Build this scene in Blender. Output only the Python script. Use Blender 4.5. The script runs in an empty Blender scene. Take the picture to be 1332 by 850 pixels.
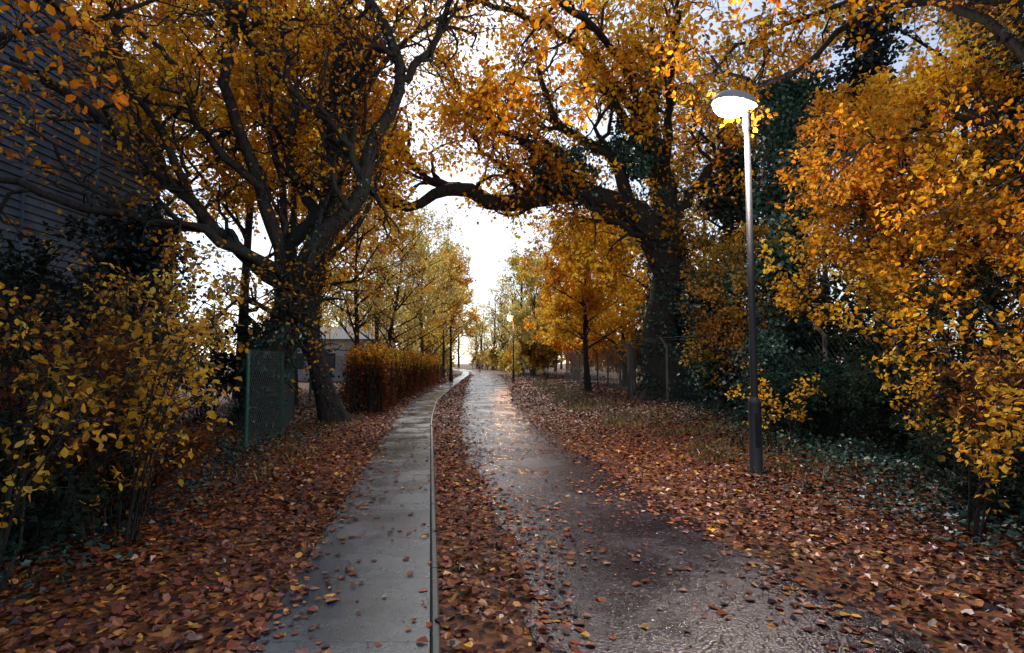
import bpy, math, numpy as np
from mathutils import Vector
rg = np.random.default_rng(7)
scene = bpy.context.scene

# ------------------------------------------------------------------ helpers
def nrm(v):
    return v / (np.linalg.norm(v, axis=-1, keepdims=True) + 1e-9)

def empty(name):
    o = bpy.data.objects.new(name, None)
    scene.collection.objects.link(o)
    return o

def make(name, V, Q, mat, parent=None, col=None, smooth=False):
    V = np.ascontiguousarray(V, dtype=np.float32); Q = np.ascontiguousarray(Q, dtype=np.int32)
    me = bpy.data.meshes.new(name)
    me.vertices.add(len(V)); me.vertices.foreach_set("co", V.ravel())
    k = Q.shape[1]
    me.loops.add(Q.size); me.loops.foreach_set("vertex_index", Q.ravel())
    me.polygons.add(len(Q)); me.polygons.foreach_set("loop_start", np.arange(len(Q), dtype=np.int32) * k)
    me.update(calc_edges=True)
    me.polygons.foreach_set("use_smooth", np.full(len(Q), bool(smooth)))
    if col is not None:
        a = me.attributes.new("Col", 'FLOAT_COLOR', 'POINT')
        c = np.ones((len(V), 4), dtype=np.float32); c[:, :3] = col
        a.data.foreach_set("color", c.ravel())
    me.materials.append(mat)
    o = bpy.data.objects.new(name, me)
    scene.collection.objects.link(o)
    if parent is not None:
        o.parent = parent
    return o

class Geo:
    def __init__(s): s.V = []; s.Q = []; s.C = []; s.n = 0
    def add(s, V, Q, C=None):
        s.V.append(V); s.Q.append(Q + s.n); s.n += len(V)
        if C is not None: s.C.append(C)
    def out(s, name, mat, parent=None, smooth=False):
        if not s.V: return None
        return make(name, np.concatenate(s.V), np.concatenate(s.Q), mat, parent,
                    np.concatenate(s.C) if s.C else None, smooth)

def box(g, x0, x1, y0, y1, z0, z1):
    V = np.array([[x0,y0,z0],[x1,y0,z0],[x1,y1,z0],[x0,y1,z0],[x0,y0,z1],[x1,y0,z1],[x1,y1,z1],[x0,y1,z1]], float)
    Q = np.array([[0,3,2,1],[4,5,6,7],[0,1,5,4],[1,2,6,5],[2,3,7,6],[3,0,4,7]])
    g.add(V, Q)

def tubes(g, P, R, sides):
    B, k, _ = P.shape
    T = np.empty_like(P)
    T[:, 1:-1] = P[:, 2:] - P[:, :-2]; T[:, 0] = P[:, 1] - P[:, 0]; T[:, -1] = P[:, -1] - P[:, -2]
    T = nrm(T)
    m = nrm(P[:, -1] - P[:, 0])
    ref = np.eye(3)[np.argmin(np.abs(m), axis=1)]
    U = np.empty_like(P)
    u = nrm(np.cross(T[:, 0], ref))
    for j in range(k):
        u = nrm(u - T[:, j] * np.sum(u * T[:, j], -1, keepdims=True)); U[:, j] = u
    W = np.cross(T, U)
    a = np.arange(sides) * 2 * np.pi / sides
    V = P[:, :, None] + R[:, :, None, None] * (U[:, :, None] * np.cos(a)[None, None, :, None] + W[:, :, None] * np.sin(a)[None, None, :, None])
    V = V.reshape(-1, 3)
    b = np.arange(B)[:, None, None] * k * sides; j = np.arange(k - 1)[None, :, None] * sides; s = np.arange(sides)[None, None, :]
    s2 = (s + 1) % sides
    Q = np.stack([b + j + s, b + j + s2, b + j + sides + s2, b + j + sides + s], -1).reshape(-1, 4)
    g.add(V, Q)

def lathe(g, prof, cx, cy, sides=24, closed=True):
    a = np.arange(sides) * 2 * np.pi / sides
    V = np.concatenate([np.stack([cx + r * np.cos(a), cy + r * np.sin(a), np.full(sides, z)], -1) for r, z in prof])
    k = len(prof); j = np.arange(k - 1)[:, None] * sides; s = np.arange(sides)[None]; s2 = (s + 1) % sides
    Q = np.stack([j + s, j + s2, j + sides + s2, j + sides + s], -1).reshape(-1, 4)
    g.add(V, Q)

def resample(pts, n, jit=0.0):
    pts = np.array(pts, float)
    P = np.vstack([2 * pts[0] - pts[1], pts, 2 * pts[-1] - pts[-2]])
    m = len(pts) - 1; out = []
    for t in np.linspace(0, m, n):
        i = min(int(t), m - 1); f = t - i
        p0, p1, p2, p3 = P[i], P[i + 1], P[i + 2], P[i + 3]
        out.append(0.5 * ((2 * p1) + (-p0 + p2) * f + (2 * p0 - 5 * p1 + 4 * p2 - p3) * f * f + (-p0 + 3 * p1 - 3 * p2 + p3) * f ** 3))
    out = np.array(out)
    if jit:
        out[1:] += rg.normal(0, jit, out[1:].shape)
    return out

def spawn(P, R, n, L, ang=(0.5, 1.1), up=0.05, wig=0.18, k=6, rr=0.55, tmin=0.25, rmax=9, taper=0.8, lenpow=0.4):
    B, k0, _ = P.shape
    idx = np.repeat(np.arange(B), n); N = len(idx)
    t = rg.uniform(tmin, 1, N); tt = t * (k0 - 1) * 0.999
    i = tt.astype(int); f = (tt - i)[:, None]
    base = P[idx, i] * (1 - f) + P[idx, i + 1] * f
    tan = nrm(P[idx, i + 1] - P[idx, i])
    rad = np.minimum((R[idx, i] * (1 - f[:, 0]) + R[idx, i + 1] * f[:, 0]) * rr, rmax)
    rv = rg.normal(0, 1, (N, 3)); perp = nrm(rv - tan * np.sum(rv * tan, -1, keepdims=True))
    a = rg.uniform(ang[0], ang[1], N)[:, None]
    d = np.cos(a) * tan + np.sin(a) * perp; d[:, 2] += up; d = nrm(d)
    ln = L * rg.uniform(0.6, 1.25, N) * (1 - lenpow * t)
    pts = [base]
    p = base
    for j in range(k - 1):
        d = d + rg.normal(0, wig, (N, 3)); d[:, 2] += up * 0.5; d = nrm(d)
        p = p + d * (ln / (k - 1))[:, None]; pts.append(p)
    s = np.linspace(0, 1, k)[None]
    RR = np.maximum(rad[:, None] * (1 - taper * s), 0.0025)
    return np.stack(pts, 1), RR

PAL = {
 'gold':  ([(.86,.44,.025),(.80,.34,.02),(.86,.54,.05),(.64,.26,.02),(.36,.13,.02)], [.34,.28,.18,.13,.07]),
 'orange':([(.84,.38,.02),(.76,.29,.02),(.84,.46,.03),(.50,.17,.02),(.28,.09,.02)], [.3,.28,.2,.14,.08]),
 'yellow':([(.86,.52,.045),(.85,.44,.03),(.76,.52,.10),(.64,.36,.04),(.42,.20,.03)], [.36,.32,.14,.12,.06]),
 'bush':  ([(.84,.48,.05),(.78,.40,.035),(.70,.44,.09),(.52,.28,.04),(.26,.16,.04),(.16,.16,.05)], [.32,.27,.15,.13,.07,.06]),
 'pale':  ([(.80,.64,.20),(.70,.60,.20),(.82,.54,.12),(.52,.50,.18)], [.33,.25,.31,.11]),  # pale yellow far foliage, with haze lightened into the colours
 'ochre': ([(.52,.31,.06),(.42,.28,.06),(.62,.35,.04),(.20,.18,.05),(.09,.11,.04)], [.28,.25,.22,.15,.1]),
 'brown': ([(.20,.08,.03),(.15,.06,.025),(.32,.13,.03),(.09,.045,.02)], [.35,.3,.2,.15]),
 'dark':  ([(.018,.035,.024),(.028,.05,.034),(.012,.022,.018),(.07,.055,.02)], [.4,.34,.2,.06]),
 'ivy':   ([(.020,.065,.048),(.032,.085,.062),(.014,.038,.030),(.06,.09,.04)], [.4,.27,.26,.07]),
 'litter':([(.25,.066,.025),(.15,.042,.024),(.40,.125,.03),(.075,.030,.022),(.54,.24,.055),(.18,.07,.042),(.70,.38,.05)], [.25,.24,.14,.2,.05,.09,.03]),
 'grass': ([(.10,.12,.03),(.07,.09,.025),(.22,.18,.05),(.34,.26,.08)], [.3,.3,.25,.15]),
}
def colours(name, N, pos=None, clump=0.35):
    c, w = PAL[name]; c = np.array(c); w = np.array(w) / sum(w)
    C = c[rg.choice(len(c), N, p=w)] * rg.uniform(0.75, 1.2, (N, 1))
    if pos is not None and clump:
        x, y, z = pos.T
        s = np.sin(x * 1.9 + 1.3 * np.sin(z * 1.3)) * np.sin(z * 2.3 + 1.1 * np.sin(y * 1.7)) + 0.5 * np.sin(y * 2.1 + x * 3.7 + z)
        C = C * (1 + clump * np.clip(s, -1, 1))[:, None]
        s2 = np.sin(x * .9 + z * .7 + 2) * np.sin(y * .6 - z * .5 + 1)      # clusters turning redder
        C[:, 1] *= 1 - .22 * np.clip(s2, 0, 1)
    return np.clip(C, 0, .88)

def leaves(g, pos, axis, normal, size, C, fancy=False, width=0.34):
    N = len(pos)
    a = nrm(axis); n = nrm(normal - a * np.sum(normal * a, -1, keepdims=True)); b = np.cross(a, n)
    if fancy:
        sh = np.array([(0,0,0),(.75,.22,.05),(.95,.60,.09),(0,1.0,-.05),(-.95,.60,.09),(-.75,.22,.05)], float)
        q = np.array([[0,1,2,3],[0,3,4,5]])
    else:
        sh = np.array([(0,0,0),(1,.45,.12),(0,1,0),(-1,.45,.12)], float); q = np.array([[0,1,2,3]])
    k = len(sh)
    w = width * rg.uniform(.8, 1.2, N)
    curl = rg.uniform(-.6, 2.2, N)
    V = pos[:, None] + size[:, None, None] * (b[:, None] * (sh[None, :, 0] * w[:, None])[..., None]
        + a[:, None] * sh[None, :, 1][..., None] + n[:, None] * (sh[None, :, 2] * curl[:, None])[..., None])
    Q = (np.arange(N)[:, None, None] * k + q[None]).reshape(-1, 4)
    g.add(V.reshape(-1, 3), Q, np.repeat(C, k, 0))

def leaf_on(g, P, n, size, pal, spread=0.05, fancy=False, clump=.35, flat=0.8, tmin=.1, width=.34):
    B, k, _ = P.shape
    idx = np.repeat(np.arange(B), n); N = len(idx)
    t = rg.uniform(tmin, 1, N) * (k - 1) * .999; i = t.astype(int); f = (t - i)[:, None]
    pos = P[idx, i] * (1 - f) + P[idx, i + 1] * f + rg.normal(0, spread, (N, 3))
    tan = nrm(P[idx, i + 1] - P[idx, i])
    axis = tan * .6 + rg.normal(0, .7, (N, 3)); axis[:, 2] -= .25
    nr = rg.normal(0, .6, (N, 3)); nr[:, 2] += flat
    leaves(g, pos, axis, nr, size * rg.uniform(.65, 1.25, N), colours(pal, N, pos, clump), fancy, width)

# ------------------------------------------------------------------ materials
def mat(name):
    m = bpy.data.materials.new(name); m.use_nodes = True
    nt = m.node_tree; nt.nodes.clear()
    out = nt.nodes.new('ShaderNodeOutputMaterial'); b = nt.nodes.new('ShaderNodeBsdfPrincipled')
    nt.links.new(b.outputs[0], out.inputs[0])
    return m, nt, b, out
def coord(nt):
    return nt.nodes.new('ShaderNodeTexCoord').outputs['Object']
def ramp(nt, fac, stops):
    r = nt.nodes.new('ShaderNodeValToRGB'); e = r.color_ramp.elements
    while len(e) < len(stops): e.new(0.5)
    for el, (p, c) in zip(e, stops):
        el.position = p; el.color = (*c, 1) if len(c) == 3 else c
    nt.links.new(fac, r.inputs[0]); return r.outputs[0]
def noise(nt, co, scale, detail=6, rough=.6):
    n = nt.nodes.new('ShaderNodeTexNoise'); n.inputs['Scale'].default_value = scale
    n.inputs['Detail'].default_value = detail; n.inputs['Roughness'].default_value = rough
    nt.links.new(co, n.inputs['Vector']); return n.outputs[0]
def bump(nt, b, h, strength=.5, dist=.02):
    n = nt.nodes.new('ShaderNodeBump'); n.inputs['Strength'].default_value = strength; n.inputs['Distance'].default_value = dist
    nt.links.new(h, n.inputs['Height']); nt.links.new(n.outputs[0], b.inputs['Normal']); return n

def leafmat(name, trans=.45, gloss=.05, rough=.4):
    m = bpy.data.materials.new(name); m.use_nodes = True; nt = m.node_tree; nt.nodes.clear()
    out = nt.nodes.new('ShaderNodeOutputMaterial')
    at = nt.nodes.new('ShaderNodeAttribute'); at.attribute_name = 'Col'
    df = nt.nodes.new('ShaderNodeBsdfDiffuse'); nt.links.new(at.outputs['Color'], df.inputs[0]); cur = df.outputs[0]
    if trans:
        tr = nt.nodes.new('ShaderNodeBsdfTranslucent'); nt.links.new(at.outputs['Color'], tr.inputs[0])
        ms = nt.nodes.new('ShaderNodeMixShader'); ms.inputs[0].default_value = trans
        nt.links.new(cur, ms.inputs[1]); nt.links.new(tr.outputs[0], ms.inputs[2]); cur = ms.outputs[0]
    if gloss:
        gl = nt.nodes.new('ShaderNodeBsdfGlossy'); gl.inputs['Roughness'].default_value = rough; gl.inputs[0].default_value = (.9, .95, 1, 1)
        ms = nt.nodes.new('ShaderNodeMixShader'); ms.inputs[0].default_value = gloss
        nt.links.new(cur, ms.inputs[1]); nt.links.new(gl.outputs[0], ms.inputs[2]); cur = ms.outputs[0]
    nt.links.new(cur, out.inputs[0])
    return m
M_leaf = leafmat('autumn_leaf', .55, 0)
M_ivy = leafmat('ivy_leaf', .12, .05, .4)
M_litter = leafmat('fallen_leaf', 0, .04, .35)

def bark(name, c1, c2, moss):
    m, nt, b, out = mat(name); co = coord(nt)
    mp = nt.nodes.new('ShaderNodeMapping'); mp.inputs['Scale'].default_value = (1, 1, .25); nt.links.new(co, mp.inputs[0])
    n1 = noise(nt, mp.outputs[0], 14, 4, .7); base = ramp(nt, n1, [(.35, c1), (.65, c2)])
    n2 = noise(nt, co, 1.8, 3); f = ramp(nt, n2, [(.5, (0, 0, 0)), (.62, (.7, .7, .7))])
    mx = nt.nodes.new('ShaderNodeMix'); mx.data_type = 'RGBA'
    nt.links.new(f, mx.inputs[0]); nt.links.new(base, mx.inputs[6]); mx.inputs[7].default_value = (*moss, 1)
    nt.links.new(mx.outputs[2], b.inputs['Base Color']); b.inputs['Roughness'].default_value = .75; b.inputs['Specular IOR Level'].default_value = .3
    bump(nt, b, n1, 1, .06); return m
M_bark = bark('oak_bark', (.009, .008, .009), (.042, .033, .030), (.024, .036, .024))
M_barkpale = bark('pale_bark', (.04, .032, .025), (.12, .095, .07), (.06, .07, .04))

def simple(name, c, rough=.5, metal=0, nscale=20, var=.3, bmp=0):
    m, nt, b, out = mat(name); co = coord(nt); n = noise(nt, co, nscale, 4)
    c = np.array(c)
    nt.links.new(ramp(nt, n, [(.3, tuple(c * (1 - var))), (.7, tuple(c * (1 + var)))]), b.inputs['Base Color'])
    b.inputs['Roughness'].default_value = rough; b.inputs['Metallic'].default_value = metal
    if bmp: bump(nt, b, n, bmp, .01)
    return m

# ground
M_ground, nt, b, _ = mat('leaf_litter_soil'); co = coord(nt)
v = nt.nodes.new('ShaderNodeTexVoronoi'); v.inputs['Scale'].default_value = 18; v.inputs['Randomness'].default_value = 1; nt.links.new(co, v.inputs['Vector'])
sp = nt.nodes.new('ShaderNodeSeparateColor'); nt.links.new(v.outputs['Color'], sp.inputs[0])
c1 = ramp(nt, sp.outputs[0], [(0, (.03, .015, .011)), (.35, (.09, .032, .018)), (.65, (.15, .052, .02)), (.9, (.26, .10, .03)), (1, (.4, .2, .05))])
n2 = noise(nt, co, .25, 6); f = ramp(nt, n2, [(.50, (0, 0, 0)), (.64, (.7, .7, .7))])
mx = nt.nodes.new('ShaderNodeMix'); mx.data_type = 'RGBA'; nt.links.new(f, mx.inputs[0]); nt.links.new(c1, mx.inputs[6]); mx.inputs[7].default_value = (.05, .04, .02, 1)
nt.links.new(mx.outputs[2], b.inputs['Base Color']); b.inputs['Roughness'].default_value = .75; b.inputs['Specular IOR Level'].default_value = .2
bump(nt, b, v.outputs['Distance'], .8, .03)

# asphalt
M_road, nt, b, _ = mat('wet_asphalt'); co = coord(nt)
v = nt.nodes.new('ShaderNodeTexVoronoi'); v.inputs['Scale'].default_value = 62; nt.links.new(co, v.inputs['Vector'])
sp = nt.nodes.new('ShaderNodeSeparateColor'); nt.links.new(v.outputs['Color'], sp.inputs[0])
c1 = ramp(nt, sp.outputs[0], [(0, (.007, .007, .010)), (.6, (.014, .013, .020)), (.84, (.028, .025, .036)), (.94, (.075, .062, .072)), (1, (.20, .17, .18))])
n2 = noise(nt, co, .9, 8, .65)
c2 = ramp(nt, n2, [(.35, (.6, .57, .68)), (.65, (1.15, 1.1, 1.25))])
mx = nt.nodes.new('ShaderNodeMix'); mx.data_type = 'RGBA'; mx.blend_type = 'MULTIPLY'; mx.inputs[0].default_value = 1
nt.links.new(c1, mx.inputs[6]); nt.links.new(c2, mx.inputs[7]); nt.links.new(mx.outputs[2], b.inputs['Base Color'])
nt.links.new(ramp(nt, n2, [(.40, (.10, .10, .10)), (.62, (.36, .36, .36))]), b.inputs['Roughness'])
b.inputs['Specular IOR Level'].default_value = .5
ad = nt.nodes.new('ShaderNodeMath'); ad.operation = 'MULTIPLY_ADD'; nt.links.new(noise(nt, co, 110, 3), ad.inputs[0]); ad.inputs[1].default_value = .6; nt.links.new(v.outputs['Distance'], ad.inputs[2])
bump(nt, b, ad.outputs[0], .55, .006)

# pavement
M_pave, nt, b, _ = mat('wet_concrete_paving'); co = coord(nt)
n1 = noise(nt, co, 1.3, 8, .7); n3 = noise(nt, co, 90, 3)
c1 = ramp(nt, n1, [(.3, (.018, .030, .042)), (.5, (.036, .054, .072)), (.7, (.070, .095, .115))])
c2 = ramp(nt, n3, [(.3, (.55, .55, .55)), (.7, (1.4, 1.4, 1.4))])
mx = nt.nodes.new('ShaderNodeMix'); mx.data_type = 'RGBA'; mx.blend_type = 'MULTIPLY'; mx.inputs[0].default_value = 1
nt.links.new(c1, mx.inputs[6]); nt.links.new(c2, mx.inputs[7]); nt.links.new(mx.outputs[2], b.inputs['Base Color'])
nt.links.new(ramp(nt, n1, [(.38, (.12, .12, .12)), (.62, (.38, .38, .38))]), b.inputs['Roughness'])
b.inputs['Specular IOR Level'].default_value = .55
bump(nt, b, n3, .5, .005)
M_kerb = simple('edging_stone', (.03, .042, .042), .5, 0, 25, .45, .5)
M_joint = simple('joint_dirt', (.012, .011, .01), .8)
M_pole = simple('black_painted_steel', (.008, .010, .015), .6, .0, 30, .3)
M_head = simple('grey_lantern_shell', (.42, .43, .47), .4, .1, 12, .1)
M_green = simple('green_steel_post', (.02, .085, .07), .45, .1)
M_wire = simple('galvanised_wire', (.07, .10, .095), .5, .2)
M_conc = simple('concrete_post', (.13, .125, .115), .8, 0, 30, .3, .4)
M_clad = simple('blue_grey_cladding', (.10, .15, .21), .5, .1, 3, .2)
M_cladd = simple('dark_backing', (.02, .025, .03), .7)
M_roof = simple('flat_roof_felt', (.06, .06, .065), .8)
M_glass, nt, b, _ = mat('window_glass'); b.inputs['Base Color'].default_value = (.03, .04, .05, 1); b.inputs['Roughness'].default_value = .06
M_pale = simple('pale_render', (.42, .47, .52), .8, 0, 4, .1)
def emis(name, c, s):
    m, nt, b, out = mat(name); b.inputs['Base Color'].default_value = (.8, .8, .8, 1)
    b.inputs['Emission Color'].default_value = (*c, 1); b.inputs['Emission Strength'].default_value = s
    try: m.cycles.emission_sampling = 'NONE'
    except Exception: pass
    return m
M_lit = emis('lit_diffuser', (1, .90, .92), 14)
M_lit2 = emis('lit_diffuser_sodium', (1, .34, .09), 1.8)

# ------------------------------------------------------------------ path geometry tables
ys = np.linspace(-8, 260, 5361)
def table(d, x):
    t = np.interp(ys, d, x); k = 61; p = np.pad(t, k // 2, mode='reflect', reflect_type='odd')
    return np.convolve(p, np.ones(k) / k, 'valid')
D = [-8, 0, 3, 5, 9, 12, 15, 22, 35, 50, 74, 100, 130, 170, 260]
kr = table(D, [1.1, 0, -.41, -.70, -1.27, -1.70, -2.14, -2.94, -3.7, -4.4, -5.6, -7.6, -12.5, -22, -50])
rl = table(D, [1.2, .55, .36, .08, -.57, -.95, -1.24, -1.80, -2.7, -3.7, -5.0, -7.0, -11.9, -21.4, -49])
rr_ = table(D, [3.6, 2.7, 2.12, 1.72, 1.14, .70, .34, -.02, -.20, -.6, -1.9, -4.2, -9.2, -18.6, -46])
PW = .93
KR = lambda y: np.interp(y, ys, kr)
RL = lambda y: np.interp(y, ys, rl)
RR = lambda y: np.interp(y, ys, rr_)
def gh(x, y):
    s = np.maximum(np.maximum(KR(y) - PW - x - .15, x - RR(y) - .25), 0)
    nz = .5 * np.sin(x * 1.7 + np.sin(y * .9)) + .5 * np.sin(y * 1.3 + 1.2 * np.sin(x * 1.1))
    return .25 * (1 - np.exp(-(s / 3.5) ** 2)) + nz * np.minimum(s, 1.5) * .035

# ground sheet
gx = np.unique(np.concatenate([np.linspace(-12, 14, 105), np.linspace(-60, 60, 61), np.linspace(-500, 500, 41)]))
gy = np.unique(np.concatenate([np.linspace(-6, 40, 116), np.linspace(40, 120, 60), np.linspace(-200, 900, 56)]))
X, Y = np.meshgrid(gx, gy); Z = gh(X, Y)
nx = len(gx); i, j = np.meshgrid(np.arange(nx - 1), np.arange(len(gy) - 1)); a = (j * nx + i).ravel()
make('ground', np.stack([X, Y, Z], -1).reshape(-1, 3), np.stack([a, a + 1, a + nx + 1, a + nx], -1), M_ground, smooth=True)

def strip(name, yv, xa, xb, z, mat_, nx=2, parent=None):
    t = np.linspace(0, 1, nx); X = xa[:, None] * (1 - t) + xb[:, None] * t
    V = np.stack([X, np.repeat(yv[:, None], nx, 1), np.full_like(X, z)], -1).reshape(-1, 3)
    i, j = np.meshgrid(np.arange(nx - 1), np.arange(len(yv) - 1)); a = (j * nx + i).ravel()
    return make(name, V, np.stack([a, a + 1, a + nx + 1, a + nx], -1), mat_, parent)
yr = np.concatenate([np.linspace(-6, 60, 260), np.linspace(61, 255, 120)])
jr = .05 * np.sin(yr * 2.3) + .04 * np.sin(yr * 5.9 + 1)
strip('asphalt_road', yr, RL(yr) - .12 - jr, RR(yr) + jr + .05, .012, M_road, 5)
pav = empty('pavement')
strip('bedding', yr, KR(yr) - PW - .02, KR(yr) + .05, .008, M_joint, 3, pav)
g = Geo(); y = -5.0
while y < 250:
    L = .9; n = 3
    if y > 60: L = 3
    yv = np.linspace(y + .0025, y + L - .0025, n)
    zt = .034 + rg.uniform(-.001, .001); b_ = .003
    x0 = KR(yv) - PW + .004; x1 = KR(yv) - .004
    prof = [(x0, .004), (x0, zt - b_), (x0 + b_, zt), (x1 - b_, zt), (x1, zt - b_), (x1, .004)]
    V = np.stack([np.stack([p, yv, np.full(n, z)], -1) for p, z in prof], 1).reshape(-1, 3)
    Q = [[r * 6 + c, r * 6 + c + 1, (r + 1) * 6 + c + 1, (r + 1) * 6 + c] for r in range(n - 1) for c in range(5)]
    Q += [[0, 5, 4, 1], [1, 4, 3, 2], [(n-1)*6+0, (n-1)*6+1, (n-1)*6+4, (n-1)*6+5], [(n-1)*6+1, (n-1)*6+2, (n-1)*6+3, (n-1)*6+4]]
    g.add(V, np.array(Q)); y += L
g.out('slabs', M_pave, pav)
g = Geo(); y = -5.0
while y < 120:
    L = .915; yv = np.array([y + .003, y + L - .003]); zt = .052 + rg.uniform(-.003, .003)
    x0 = KR(yv) + .003; x1 = x0 + .045
    prof = [(x0, .0), (x0, zt - .008), (x0 + .008, zt), (x1 - .008, zt), (x1, zt - .008), (x1, .0)]
    V = np.stack([np.stack([p, yv, np.full(2, z)], -1) for p, z in prof], 1).reshape(-1, 3)
    Q = [[c, c + 1, 6 + c + 1, 6 + c] for c in range(5)] + [[0, 5, 4, 1], [1, 4, 3, 2], [6, 7, 10, 11], [7, 8, 9, 10]]
    g.add(V, np.array(Q)); y += L
g.out('edging_kerb', M_kerb, pav)

# ------------------------------------------------------------------ fallen leaves
def scatter_litter():
    g = Geo()
    for (y0, y1, x0, x1, dens, sz, bits) in [(1.2, 8, -7, 8, 440, .060, 0), (8, 16, -9, 9, 270, .066, 0), (16, 32, -9, 10, 120, .085, 0), (32, 75, -10, 8, 45, .12, 0), (1.5, 11, -2.5, 3.2, 1100, .020, 1)]:
        n = int((y1 - y0) * (x1 - x0) * dens)
        x = rg.uniform(x0, x1, n); y = rg.uniform(y0, y1, n)
        pl = KR(y) - PW; pr = KR(y) + .05; a = RL(y); b = RR(y)
        nz = .5 + .5 * np.sin(y * 1.9 + 2 * np.sin(x * 1.3)) * np.sin(x * 2.9 + y * .7)
        p = np.where(x < pl, 1., 0.)
        on = (x >= pl) & (x < pr - .05)
        p = np.where(on, .026 + np.exp(-(x - pl) / (.05 + .14 * nz)) * .85 + .25*np.exp(-(pr - x) / .04), p)
        p = np.where((x >= pr) & (x < a), .95, p)
        rd = (x >= a) & (x < b)
        p = np.where(rd, .030 + .07 * nz * nz + .8 * np.exp(-(x - a) / (.06 + .18 * nz)) + .75 * np.exp(-(b - x) / (.08 + .24 * nz)) , p)
        p = np.where(x >= b, .62 + .38 * np.clip((x - b) / 1.0, 0, 1), p)
        p = np.where((x > pr - .055) & (x < pr), .05, p)
        if bits: p = np.where(rd, .10 + .30 * nz, np.where(on, .03, 0))
        m = rg.uniform(0, 1, n) < p; x = x[m]; y = y[m]; n = len(x)
        pl = KR(y) - PW; pr = KR(y) + .05; a = RL(y) - .1; b = RR(y)
        z = gh(x, y); off = (x < pl) | ((x > pr) & (x < a)) | (x > b)
        z = z + np.where((x >= pl) & (x <= pr), .04, np.where((x > a) & (x < b), .016, .01)) + np.where(off, rg.uniform(0, .035, n), rg.uniform(0, .004, n))
        th = rg.uniform(0, 2 * np.pi, n); tilt = np.where(off, .36, .10)
        axis = np.stack([np.cos(th), np.sin(th), rg.normal(0, 1, n) * tilt], -1)
        nr = np.stack([rg.normal(0, 1, n) * tilt, rg.normal(0, 1, n) * tilt, np.ones(n)], -1)
        pos = np.stack([x, y, z], -1)
        C = colours('litter', n, None)
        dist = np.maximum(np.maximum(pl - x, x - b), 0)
        s2 = (.9 + .35 * np.sin(x * 1.1 + y * .6) * np.sin(y * .8)) * (1 - .5 * np.clip((dist - .8) / 2.0, 0, 1))  # patchy tone, plus painted-in shade darkening the verges away from the path
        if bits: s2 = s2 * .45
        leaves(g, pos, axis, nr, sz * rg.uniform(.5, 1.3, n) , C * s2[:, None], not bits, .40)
    g.out('fallen_leaves', M_litter)
scatter_litter()

# ------------------------------------------------------------------ trees
def ivy_on(g, P, R, n, thick, s, pal='ivy', tmax=1.):
    k = len(P); t = rg.uniform(0, tmax, n) ** 1.1 * (k - 1) * .999; i = t.astype(int); f = (t - i)[:, None]
    base = P[i] * (1 - f) + P[i + 1] * f; tan = nrm(P[i + 1] - P[i]); r = R[i] * (1 - f[:, 0]) + R[i + 1] * f[:, 0]
    rv = rg.normal(0, 1, (n, 3)); perp = nrm(rv - tan * np.sum(rv * tan, -1, keepdims=True))
    lump = .5 + .5 * np.sin(t * 3.1 + np.arctan2(perp[:, 1], perp[:, 0]) * 2 + np.sin(base[:, 2] * 2.3))
    keep = lump > rg.uniform(0, .5, n)
    pos = base + perp * (r + rg.uniform(0, 1, n) ** .7 * thick * (.1 + lump))[:, None]
    axis = rg.normal(0, .5, (n, 3)); axis[:, 2] -= .7
    pos = pos[keep]; axis = axis[keep]; perp = perp[keep]; n = len(pos)
    leaves(g, pos, axis, perp + rg.normal(0, .5, (n, 3)), s * rg.uniform(.6, 1.3, n), colours(pal, n, pos, .4), False, .45)

def tree(name, limbs, levels, leaf_n, leaf_s, pal, fancy=False, barkm=None, spread=.06, sides=9, ivy=None, clump=.35, flat=.8, nres=12, jit=.0, tminl=.1, extra=None):
    e = empty(name); gb = Geo()
    Ps = []; Rs = []
    for l in limbs:
        pts, r0, r1 = l[:3]
        P = resample(pts, nres, jit); R = r0 + (r1 - r0) * np.linspace(0, 1, nres) ** .8
        if len(l) > 3: R[0] *= l[3]; R[1] *= 1 + (l[3] - 1) * .25
        Ps.append(P); Rs.append(R)
    P = np.array(Ps); R = np.array(Rs); tubes(gb, P, R, sides)
    gl = Geo(); cur = (P, R)
    for li, lv in enumerate(levels):
        cur = spawn(cur[0], cur[1], **lv)
        tubes(gb, cur[0], cur[1], 6 if li == 0 else (4 if li == 1 else 3))
    gb.out('branches', barkm or M_bark, e, True)
    if leaf_n: leaf_on(gl, cur[0], leaf_n, leaf_s, pal, spread, fancy, clump, flat, tminl)
    gl.out('leaves', M_leaf, e)
    if ivy or extra:
        gi = Geo()
        for q in ivy or []:
            li, n, thick, s = q[:4]
            ivy_on(gi, P[li], R[li], n, thick, s, 'ivy', q[4] if len(q) > 4 else 1.)
        for (c, r, n, s) in extra or []:
            v = nrm(rg.normal(0, 1, (n, 3))); rad = rg.uniform(.5, 1, n) ** .5
            lump = 1 + .3 * np.sin(v[:, 0] * 5 + 1) * np.sin(v[:, 2] * 6) + .2 * np.sin(v[:, 1] * 9)
            pos = np.array(c) + v * np.array(r) * (rad * lump)[:, None]
            ax = rg.normal(0, .5, (n, 3)); ax[:, 2] -= .8
            leaves(gi, pos, ax, v + rg.normal(0, .5, (n, 3)), s * rg.uniform(.6, 1.3, n), colours('ivy', n, pos, .4), False, .45)
        gi.out('ivy', M_ivy, e)
    return e, P, R

A = np.array
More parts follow.
